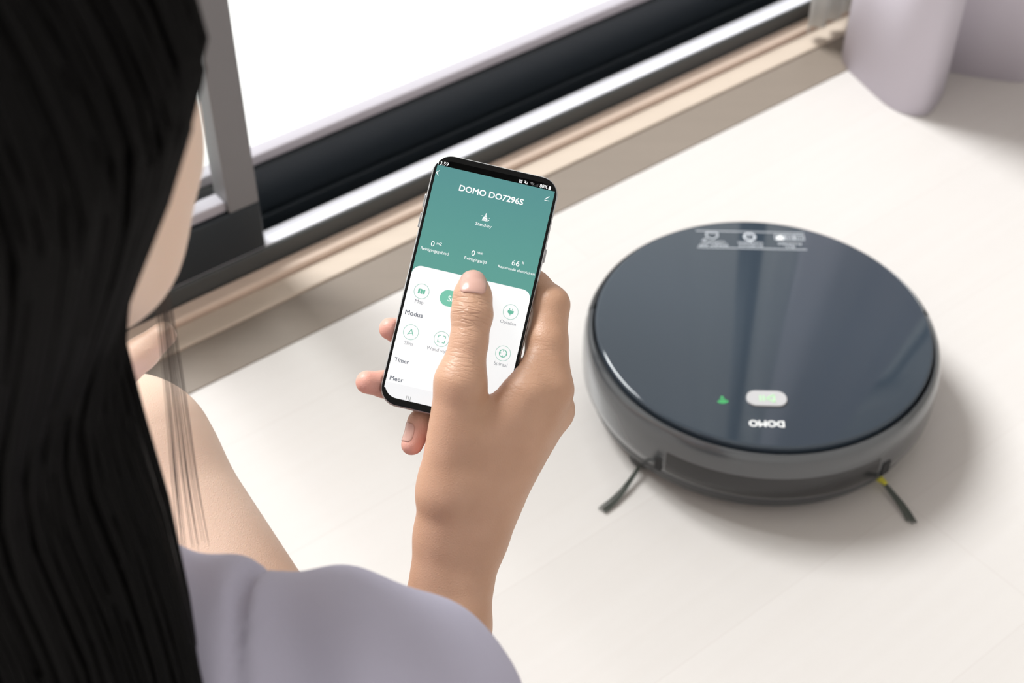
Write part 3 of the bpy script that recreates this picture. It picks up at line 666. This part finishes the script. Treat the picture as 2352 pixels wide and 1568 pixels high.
# left hand half raised below the chin
kd = np.array([.25, .10, .95]); kd /= np.linalg.norm(kd); kr = np.cross(kd, (0, 0, 1)); kr /= np.linalg.norm(kr); ku = np.cross(kr, kd)
def LP(x, y, z): return LW+kr*x*mm+kd*y*mm+ku*z*mm
lpalm = Group(.010, [Cone(LP(-10, 4, 0), LP(-26, 70, 8), .015, .011), Cone(LP(0, 4, 0), LP(-8, 76, 10), .015, .011), Cone(LP(6, 4, 0), LP(10, 74, 8), .015, .011), Cone(LP(10, 4, 0), LP(24, 66, 4), .014, .010), Cone(LP(12, 8, -4), LP(34, 40, -10), .014, .012)])
lfing = [Group(.003, chain([LP(*p) for p in q], [.0098, .0090, .0080, .0064])) for q in (
    [(-26, 70, 6), (-31, 104, 0), (-33, 124, -14), (-33, 138, -30)], [(-8, 76, 8), (-10, 118, 2), (-11, 142, -14), (-11, 158, -32)],
    [(10, 74, 6), (10, 116, 0), (9, 140, -14), (9, 156, -32)], [(24, 66, 2), (28, 94, -6), (28, 112, -20), (28, 124, -34)], [(34, 40, -10), (46, 62, -18), (50, 80, -28), (50, 92, -38)])]
merges = [(torso, .0), (neck, .030), (head, .012), (face, .006), (ears[0], .004), (ears[1], .004), (larm, .03), (forearm, .02), (rleg, .012), (lleg, .012), (lpalm, .012)]
hx0, hx1 = np.min([HP(a, b, c) for a in (-55, 80) for b in (-205, 30) for c in (-58, 26)], 0), np.max([HP(a, b, c) for a in (-55, 80) for b in (-205, 30) for c in (-58, 26)], 0)
hx0 = np.maximum(hx0, [-.125, .40, .28])
HR_ = .00125
xs = axis([(-.56, -.29, .006), (-.29, hx0[0], .0032), (hx0[0], hx1[0], HR_), (hx1[0], .10, .006)])
ys = axis([(.17, .33, .006), (.33, hx0[1], .0035), (hx0[1], hx1[1], HR_), (hx1[1], .99, .006)])
zs = axis([(-.03, hx0[2], .006), (hx0[2], hx1[2], HR_), (hx1[2], .56, .006), (.56, .80, .0032), (.80, .82, .006)])
D = np.full((len(xs), len(ys), len(zs)), BIG, np.float32)
def put(g, k):
    sl_ = subslice(g.box(), xs, ys, zs, .03); a, b, c = sl_; G = g.grid(xs[a], ys[b], zs[c])
    D[a, b, c] = np.minimum(D[a, b, c], G) if k <= 0 else smin(D[a, b, c], G, k)
for g, k in merges: put(g, k)
def put_hand(pl, fs, cut):
    bx = [g.box() for g in [pl]+fs]; bx = (np.min([b[0] for b in bx], 0), np.max([b[1] for b in bx], 0))
    a, b, c = subslice(bx, xs, ys, zs, .03); Fd = np.full((a.stop-a.start, b.stop-b.start, c.stop-c.start), BIG, np.float32)
    for g in fs: Fd = np.minimum(Fd, g.grid(xs[a], ys[b], zs[c])) if True else Fd
    G = smin(pl.grid(xs[a], ys[b], zs[c]), Fd, .006)
    D[a, b, c] = smin(D[a, b, c], G, .008)
    if cut is not None:
        d = cut.d(xs[a][:, None, None], ys[b][None, :, None], zs[c][None, None, :]).astype(np.float32); D[a, b, c] = np.maximum(D[a, b, c], -d)
put_hand(palm, fingers, phone_cut); put_hand(lpalm, lfing, None)
D = np.maximum(D, -(zs.astype(np.float32)-.001)[None, None, :])     # flat where it sits on the floor
BV, BQ = surface_nets(D, xs, ys, zs); del D

def skin_material():
    m = bpy.data.materials.new('skin'); m.use_nodes = True; nt = m.node_tree; N = nt.nodes; L = nt.links; b = N['Principled BSDF']
    b.inputs['Roughness'].default_value = .46; b.inputs['Specular IOR Level'].default_value = .45
    b.inputs['Subsurface Weight'].default_value = .12; b.inputs['Subsurface Radius'].default_value = (.010, .004, .002); b.inputs['Subsurface Scale'].default_value = 1
    tc = N.new('ShaderNodeTexCoord'); n1 = N.new('ShaderNodeTexNoise'); n1.inputs['Scale'].default_value = 30; n1.inputs['Detail'].default_value = 4; L.new(tc.outputs['Object'], n1.inputs['Vector'])
    mx = N.new('ShaderNodeMix'); mx.data_type = 'RGBA'; mx.inputs['A'].default_value = (.435, .240, .145, 1); mx.inputs['B'].default_value = (.60, .365, .255, 1); L.new(n1.outputs['Fac'], mx.inputs['Factor'])
    at = N.new('ShaderNodeAttribute'); at.attribute_name = 'pink'
    m2 = N.new('ShaderNodeMix'); m2.data_type = 'RGBA'; m2.inputs['B'].default_value = (.74, .36, .31, 1); L.new(mx.outputs['Result'], m2.inputs['A']); L.new(at.outputs['Fac'], m2.inputs['Factor']); L.new(m2.outputs['Result'], b.inputs['Base Color'])
    fa = N.new('ShaderNodeAttribute'); fa.attribute_name = 'fair'; m3 = N.new('ShaderNodeMix'); m3.data_type = 'RGBA'; m3.inputs['B'].default_value = (.78, .565, .445, 1); L.new(m2.outputs['Result'], m3.inputs['A']); L.new(fa.outputs['Fac'], m3.inputs['Factor']); L.new(m3.outputs['Result'], b.inputs['Base Color'])
    # fine skin cells + knuckle creases on the thumb
    vo = N.new('ShaderNodeTexVoronoi'); vo.inputs['Scale'].default_value = 620; vo.feature = 'DISTANCE_TO_EDGE'; L.new(tc.outputs['Object'], vo.inputs['Vector'])
    cr = N.new('ShaderNodeAttribute'); cr.attribute_name = 'crease'
    sb_ = N.new('ShaderNodeMath'); sb_.operation = 'MULTIPLY_ADD'; sb_.inputs[1].default_value = .10; L.new(vo.outputs['Distance'], sb_.inputs[0])
    # transverse wave along the thumb
    def dotn(vec, off):
        q = N.new('ShaderNodeVectorMath'); q.operation = 'DOT_PRODUCT'; L.new(tc.outputs['Object'], q.inputs[0]); q.inputs[1].default_value = tuple(vec)
        r = N.new('ShaderNodeMath'); r.operation = 'SUBTRACT'; L.new(q.outputs['Value'], r.inputs[0]); r.inputs[1].default_value = float(np.dot(vec, off)); return r
    ip = HP(4.6, -14, 11.5); ax = dotn(PV, ip); ac = dotn(PU, ip)
    cb = N.new('ShaderNodeCombineXYZ'); L.new(ax.outputs[0], cb.inputs[0]); L.new(ac.outputs[0], cb.inputs[1])
    mp = N.new('ShaderNodeMapping'); mp.inputs['Scale'].default_value = (420, 110, 1); L.new(cb.outputs[0], mp.inputs[0])
    v2 = N.new('ShaderNodeTexVoronoi'); v2.feature = 'DISTANCE_TO_EDGE'; v2.inputs['Scale'].default_value = 1; L.new(mp.outputs[0], v2.inputs['Vector'])
    mn = N.new('ShaderNodeMath'); mn.operation = 'MINIMUM'; mn.inputs[1].default_value = .22; L.new(v2.outputs['Distance'], mn.inputs[0])
    ml = N.new('ShaderNodeMath'); ml.operation = 'MULTIPLY'; L.new(mn.outputs[0], ml.inputs[0]); L.new(cr.outputs['Fac'], ml.inputs[1])
    L.new(ml.outputs[0], sb_.inputs[2])
    bp = N.new('ShaderNodeBump'); bp.inputs['Strength'].default_value = .75; bp.inputs['Distance'].default_value = .0020; L.new(sb_.outputs[0], bp.inputs['Height']); L.new(bp.outputs[0], b.inputs['Normal'])
    return m
M_skin = skin_material()
person = empty('person', (-.20, .33, 0), 'seated person with long straight black hair and a lilac-grey T-shirt, holding a smartphone', 'person')
pinv = Matrix.Translation(person.location).inverted()
def pchild(o): o.matrix_parent_inverse = pinv; return o
body = pchild(fast_mesh('body', BV, BQ, M_skin, person))
pink = np.zeros(len(BV)); crease = np.zeros(len(BV))
for c, r in ((HP(-44, -62, -8), 17), (HP(-40, -30, -9), 15), (HP(-12, -90, -12), 15)):
    pink = np.maximum(pink, np.clip(1.25-np.linalg.norm(BV-c, axis=1)/(r*mm), 0, 1)*.75)
pink = np.maximum(pink, np.clip(1.2-np.linalg.norm(BV-HP(1, 4, 10), axis=1)/.012, 0, 1)*.35)
pink = np.maximum(pink, np.clip(1.4-np.linalg.norm((BV-HD(0, .096, -.062))@np.stack([hr/2.1, hf/1.0, hu*1.1]).T, axis=1)/.0105, 0, 1)*.9)
for c, r, a in ((HP(4.6, -14, 20), 15, 1.), (HP(7, -42, 22), 14, .5), (HP(40, -40, 12), 18, .35), (HP(48, -24, 0), 10, .25)):
    crease = np.maximum(crease, np.clip(1.3-np.linalg.norm(BV-c, axis=1)/(r*mm), 0, 1)*a)
fair = (1-np.clip(pink*1.2, 0, 1)*(BV[:, 2] > .55))*np.clip((np.linalg.norm(np.maximum(np.abs(BV-(RW*.6+RE*.4))-[.07, .10, .10], 0), axis=1))/.06, 0, 1)*(np.linalg.norm(BV-PC, axis=1) > .135)
for nm, arr in (('pink', pink), ('crease', crease), ('fair', fair)):
    at = body.data.attributes.new(nm, 'FLOAT', 'POINT')
    if len(body.data.vertices) == len(arr): at.data.foreach_set('value', arr.astype(np.float32))

# ---- nails: small curved plates pressed on the finger ends
M_nail = mat('fingernail', (.56, .335, .28), .26, spec=.5)
def hand_d(P):
    F_ = np.min([g.at(P) for g in fingers], 0); return smin(palm.at(P), F_, .006)
def nail(c, along, dors, w, L_, lift=.0004):
    along = along/np.linalg.norm(along); dors = dors-along*(dors@along); dors /= np.linalg.norm(dors); side = np.cross(along, dors)
    nu, nv = 15, 15; G = []
    for j in range(nv):
        for i in range(nu):
            a = -1+2*i/(nu-1); b = -1+2*j/(nv-1)
            wd = (1-.10*b*b)*(1 if b < .55 else math.sqrt(max(0, 1-((b-.55)/.62)**2))); wd *= (1 if b > -.7 else math.sqrt(max(0.05, 1-((-.7-b)/.45)**2)))
            G.append(c+side*a*wd*w/2+along*b*L_/2+dors*.02)
    G = np.array(G); t = np.zeros(len(G))
    for _ in range(60):
        d = hand_d(G-dors*t[:, None]); t = np.minimum(t+np.clip(d, -.002, .002)*.8, .0275)
    S_ = G-dors*t[:, None]
    top = S_+dors*lift; low = S_-dors*.0006; V = list(top)+list(low); n = nu*nv; F = []
    for j in range(nv-1):
        for i in range(nu-1):
            a = j*nu+i; F += [(a, a+1, a+nu+1, a+nu), (n+a, n+a+nu, n+a+nu+1, n+a+1)]
    for i in range(nu-1): F += [(i, n+i, n+i+1, i+1), ((nv-1)*nu+i, (nv-1)*nu+i+1, n+(nv-1)*nu+i+1, n+(nv-1)*nu+i)]
    for j in range(nv-1): F += [(j*nu, (j+1)*nu, n+(j+1)*nu, n+j*nu), (j*nu+nu-1, n+j*nu+nu-1, n+(j+1)*nu+nu-1, (j+1)*nu+nu-1)]
    return pchild(mesh_obj('fingernail', V, F, M_nail, person, smooth=True))
nail(HP(1.6, 1.8, 12), PV*1.0-PU*.12-PN*.18, PN+PV*.12, .0148, .0150)
nail(HP(-11.8, -86, -13), HP(-12.6, -91, -13)-HP(-10.5, -78, -15), -PU*.85+PN*.55, .0085, .0105)
nail(HP(-36, -30, -18), -PU, -PN*.9-PU*.2, .010, .010); nail(HP(-40, -62, -15), -PU, -PN*.9-PU*.3, .010, .010)
# ---- eyes, brows
M_lidskin = mat('eyelid_skin', (.74, .53, .42), .5)
M_eye = mat('eye_white', (.8, .78, .75), .15); M_iris = mat('dark_iris', (.03, .018, .012), .1)
for s in (-1, 1):
    bm = bmesh.new(); bmesh.ops.create_uvsphere(bm, u_segments=24, v_segments=16, radius=.0116, matrix=Matrix.Translation(HD(s*.031, .0750, .008))); e = pchild(bm_obj('eye', bm, M_eye, person, True))
    bm = bmesh.new(); bmesh.ops.create_uvsphere(bm, u_segments=16, v_segments=10, radius=.0060, matrix=Matrix.Translation(HD(s*.031, .0812, .0035))); bm_obj('iris', bm, M_iris, e, True)
    bm = bmesh.new(); bmesh.ops.create_uvsphere(bm, u_segments=28, v_segments=20, radius=.0128); bmesh.ops.bisect_plane(bm, geom=bm.verts[:]+bm.edges[:]+bm.faces[:], plane_co=(0, 0, 0), plane_no=(0, .34, -.94), clear_outer=True)
    bmesh.ops.transform(bm, matrix=Matrix.Translation(HD(s*.031, .0750, .008)) @ Matrix(HR.T.tolist()).to_4x4(), verts=bm.verts); bm_obj('eyelid', bm, M_lidskin, e, True)
    V, F = [], []
    for k in range(9):
        a = k/8; x = .016+.034*a; c_ = HD(s*x, .0925-.019*a*a, .030+.005*math.sin(a*2.4)); w_ = .0026*(1-.65*a)
        V += [c_+hu*w_, c_+hf*.0018, c_-hu*w_, c_-hf*.006]
    for k in range(8): F += [(4*k+q, 4*k+(q+1) % 4, 4*k+4+(q+1) % 4, 4*k+4+q) for q in range(4)]
    pchild(mesh_obj('eyebrow', V, F, M_iris, person, smooth=True))

# ---- T-shirt
NK = Cone(NB+np.array([-.006, .022, .010]), NB+np.array([.0, .060, .14]), .047, .085)
SLR = RE*.52+RS*.48; SLL = LE*.5+LS*.5
sx_, sy_, sz_ = np.arange(-.47, .05, .0028), np.arange(.18, .50, .0028), np.arange(.10, .58, .0028)
X, Y, Z = sx_[:, None, None], sy_[None, :, None], sz_[None, None, :]
shirt = Group(.035, torso.add)
SD = shirt.grid(sx_, sy_, sz_, .05)
sleeves = Group(.02, [Cone(RS+np.array([.002, 0, .001]), SLR, .0465, .053), Cone(LS, SLL, .050, .052)]).grid(sx_, sy_, sz_, .05)
SD = smin(SD, sleeves, .042)-.0060
# soft folds: long diagonal drape waves, a hollow beside the collar and the armhole seam
fold = .0032*np.sin(95*(X*.55+Y*.35+Z*1.0)+2.2*np.sin(18*Y+9*X))+.0016*np.sin(150*(X*.9-Z*.5)+3*np.sin(22*Z+5*Y))
SD = SD+fold.astype(np.float32)
P_seam = RS+np.array([-.026, 0, 0]); nseam = np.array([.95, .0, .31])
dp = (X-P_seam[0])*nseam[0]+(Y-P_seam[1])*nseam[1]+(Z-P_seam[2])*nseam[2]
dist = np.sqrt((X-RS[0])**2+(Y-RS[1])**2+(Z-RS[2])**2)
groove = .0028*np.exp(-(dp/.0030)**2)*(dist < .10)
SD = SD+groove.astype(np.float32)
hol = .0*np.exp(-(((X+.098)/.026)**2+((Y-.315)/.022)**2+((Z-.515)/.045)**2)); SD = SD+hol.astype(np.float32)
SD = np.maximum(SD, -NK.d(X, Y, Z).astype(np.float32))
SD = np.maximum(SD, (.112-Z).astype(np.float32)+0*SD)
# sleeve hems
for S_, E_, H_ in ((RS, RE, SLR), (LS, LE, SLL)):
    ad = (E_-S_)/np.linalg.norm(E_-S_); q = (X-H_[0])*ad[0]+(Y-H_[1])*ad[1]+(Z-H_[2])*ad[2]
    near = np.sqrt((X-H_[0])**2+(Y-H_[1])**2+(Z-H_[2])**2)
    SD = np.where((near < .075) & (np.abs(X-(-.195)) > .118), np.maximum(SD, q.astype(np.float32)), SD)
M_shirt = mat('lilac_grey_jersey', (.475, .455, .565), .85, spec=.2, bump=((700, 700, 700), .25, .0005), noise=((25, 25, 25), .05))
SV, SQ = surface_nets(SD, sx_, sy_, sz_)
shirt_o = pchild(fast_mesh('t_shirt', SV, SQ, M_shirt, person))
# ---- shorts
gx, gy, gz = np.arange(-.50, .03, .004), np.arange(.16, .62, .004), np.arange(-.005, .36, .004)
g1 = Group(.03, [torso.add[2], torso.add[1]]).grid(gx, gy, gz, .05)
g2 = Group(.012, [rleg.add[0], lleg.add[0]]).grid(gx, gy, gz, .05)
GD = smin(g1, g2, .02)-.006; X, Y, Z = gx[:, None, None], gy[None, :, None], gz[None, None, :]
GD = np.maximum(GD, (.003-Z).astype(np.float32)); GD = np.maximum(GD, (Z-.20-.6*np.clip(Y-.40, 0, 1)).astype(np.float32)); GD = np.maximum(GD, (Y-.465).astype(np.float32))
SV, SQ = surface_nets(GD, gx, gy, gz)
pchild(fast_mesh('shorts', SV, SQ, mat('grey_shorts', (.20, .20, .22), .85, bump=((500, 500, 500), .2, .0005)), person))

# ---- hair: a dark inner mass and many fine locks laid over it
HZ = .735
tab = [  # z, centre x, centre y, radius x, radius y
 (.735, -.192, .366, .092, .106), (.70, -.195, .362, .081, .104), (.672, -.197, .357, .0695, .098), (.645, -.199, .350, .0585, .092), (.62, -.200, .342, .0575, .086), (.60, -.200, .336, .0600, .080), (.57, -.200, .324, .068, .072), (.54, -.200, .300, .0775, .062),
 (.50, -.200, .272, .085, .055), (.45, -.200, .240, .085, .046), (.38, -.200, .222, .100, .036), (.30, -.200, .215, .098, .030), (.24, -.200, .212, .094, .026)]
tz = np.array([r[0] for r in tab])[::-1]
def hair_row(z): return [np.interp(z, tz, np.array([r[i] for r in tab])[::-1]) for i in (1, 2, 3, 4)]
TOP = np.array([-.200, .400, .795])
def hair_point(psi, t, grow):
    """psi: angle round the head, t 0..1 crown to ends, grow: offset outwards"""
    if t < .3:
        th = (t/.3)*math.pi/2; cx, cy, rx, ry = hair_row(HZ)
        return np.array([cx+(rx+grow)*math.sin(th)*math.cos(psi), cy+(ry+grow)*math.sin(th)*math.sin(psi), HZ+(.105+grow)*math.cos(th)])
    q = (t-.3)/.7; z = HZ-(HZ-.25)*q; cx, cy, rx, ry = hair_row(z)
    return np.array([cx+(rx+grow)*math.cos(psi), cy+(ry+grow)*math.sin(psi), z])
PS0, PS1 = math.radians(22), math.radians(-202)       # right temple, round the back, to the left temple
M_hair = mat('black_hair', (.0022, .0018, .0018), .5, spec=.10, noise=((300, 300, 8), .35))
nu, nv = 64, 40; V = []; F = []
for side, gr in ((0, -.006), (1, -.016)):
    for j in range(nv+1):
        for i in range(nu+1):
            V.append(hair_point(PS0+(PS1-PS0)*i/nu, .002+j/nv*.998, gr))
n1 = (nu+1)*(nv+1)
for j in range(nv):
    for i in range(nu):
        a = j*(nu+1)+i; F += [(a, a+1, a+nu+2, a+nu+1), (n1+a, n1+a+nu+1, n1+a+nu+2, n1+a+1)]
for j in range(nv):
    a = j*(nu+1); F.append((a, a+nu+1, n1+a+nu+1, n1+a)); a += nu; F.append((a, n1+a, n1+a+nu+1, a+nu+1))
for i in range(nu): a = nv*(nu+1)+i; F.append((a, a+1, n1+a+1, n1+a))
hair = pchild(mesh_obj('hair', V, F, M_hair, person, smooth=True))
def locks(name, specs, radius, npt=26, ns=4):
    V = []; F = []
    for pts, r in specs:
        o = len(V); m_ = len(pts)
        for k, p in enumerate(pts):
            d = pts[min(k+1, m_-1)]-pts[max(k-1, 0)]; d = d/(np.linalg.norm(d)+1e-9); a = np.cross(d, (.3, .9, .2)); a /= np.linalg.norm(a); b = np.cross(d, a)
            tp = r*(.55+.45*min(1, k/4))*(1 if k < m_*.75 else 1-.75*(k-m_*.75)/(m_*.25))
            for e in range(ns): V.append(p+(a*math.cos(2*math.pi*e/ns)+b*math.sin(2*math.pi*e/ns))*tp)
        for k in range(m_-1):
            for e in range(ns): F.append((o+k*ns+e, o+k*ns+(e+1) % ns, o+(k+1)*ns+(e+1) % ns, o+(k+1)*ns+e))
    return np.array(V), np.array(F)
def sweep(psi, t):
    """front hair starts along the hairline and is swept back beside the face"""
    k = min(1, max(0, (t-.10)/.26)); k = k*k*(3-2*k)
    if psi > PS0: return psi+(PS0-math.radians(6)-(psi-PS0)*.25-psi)*k
    if psi < PS1: return psi+(PS1+math.radians(6)+(PS1-psi)*.25-psi)*k
    return psi
specs = []
for q in range(800):
    s_ = q % 2; e_ = rng.uniform(0, 1); psi = PS0+e_*math.radians(66) if s_ else PS1-e_*math.radians(66)
    gr = rng.uniform(-.010, .002); a1 = rng.uniform(0, 6.28); te = rng.uniform(.8, 1.0)
    specs.append(([hair_point(sweep(psi, t)+.01*math.sin(3*t+a1), t, gr) for t in [te*k/25 for k in range(26)]], rng.uniform(.0016, .0030)))
for q in range(1500):
    psi = PS0+(PS1-PS0)*rng.uniform(-.01, 1.01); gr = rng.uniform(-.006, .004); a1, a2 = rng.uniform(0, 6.28, 2); w1 = rng.uniform(.2, 1.0)*.016
    te = rng.uniform(.86, 1.02); ts = rng.uniform(.0, .10)
    pts = []
    for k in range(26):
        t = ts+(te-ts)*k/25; tt = min(t, 1.0)
        p = hair_point(psi+w1*math.sin(3*t+a1), tt, gr+.0025*math.sin(7*t+a2))
        if t > 1: p = p-np.array([0, 0, (t-1)*.45])
        pts.append(p)
    specs.append((pts, rng.uniform(.0012, .0026)))
V, F = locks('hair_locks', specs, 0)
hl = pchild(fast_mesh('hair_locks', V, F, M_hair, person)); tag(hl, kind='stuff')
# stray strands that hang free in front of the shoulder and at the temple
specs = []
for q in range(16):
    oo = rng.normal(0, 1); dr = rng.normal(0, .5); j = lambda s: (oo+dr*(s-3)/6)*s*1.7
    base = []; Y0 = .412+.006*dr
    for z in np.linspace(.672, .455, 12):
        d_ = Y0*_c-(z-CAMH)*_s; y_ = 784-FPX*(Y0*_s+(z-CAMH)*_c)/d_
        x_ = np.interp(y_, [300, 560, 690, 780, 890, 1000, 1100, 1230, 1400], [330, 352, 372, 384, 398, 410, 420, 438, 465])+j(3+5*(.672-z)/.2)
        base.append(np.array([(x_-1176)*d_/FPX, Y0, z]))
    specs.append((base, .00022))
for q in range(0):
    x = 462+rng.normal(0, 11)
    specs.append(([PT(x+8, -60, .475), PT(x+12, 0, .48), PT(x+8, 90, .485), PT(x+1, 180, .49), PT(x-14, 260, .495), PT(x-40, 350, .50)], .00022))
def dense(p, n=4):
    out = []
    for i in range(len(p)-1):
        p0, p1, p2, p3 = p[max(i-1, 0)], p[i], p[i+1], p[min(i+2, len(p)-1)]
        for k in range(n):
            t = k/n; out.append(.5*(2*p1+(p2-p0)*t+(2*p0-5*p1+4*p2-p3)*t*t+(3*p1-p0-3*p2+p3)*t**3))
    return out+[p[-1]]
V, F = locks('loose_strands', [(dense(p), r) for p, r in specs], 0)
ls = pchild(fast_mesh('loose_strands', V, F, mat('brown_black_strands', (.045, .030, .022), .45), person)); tag(ls, kind='stuff')
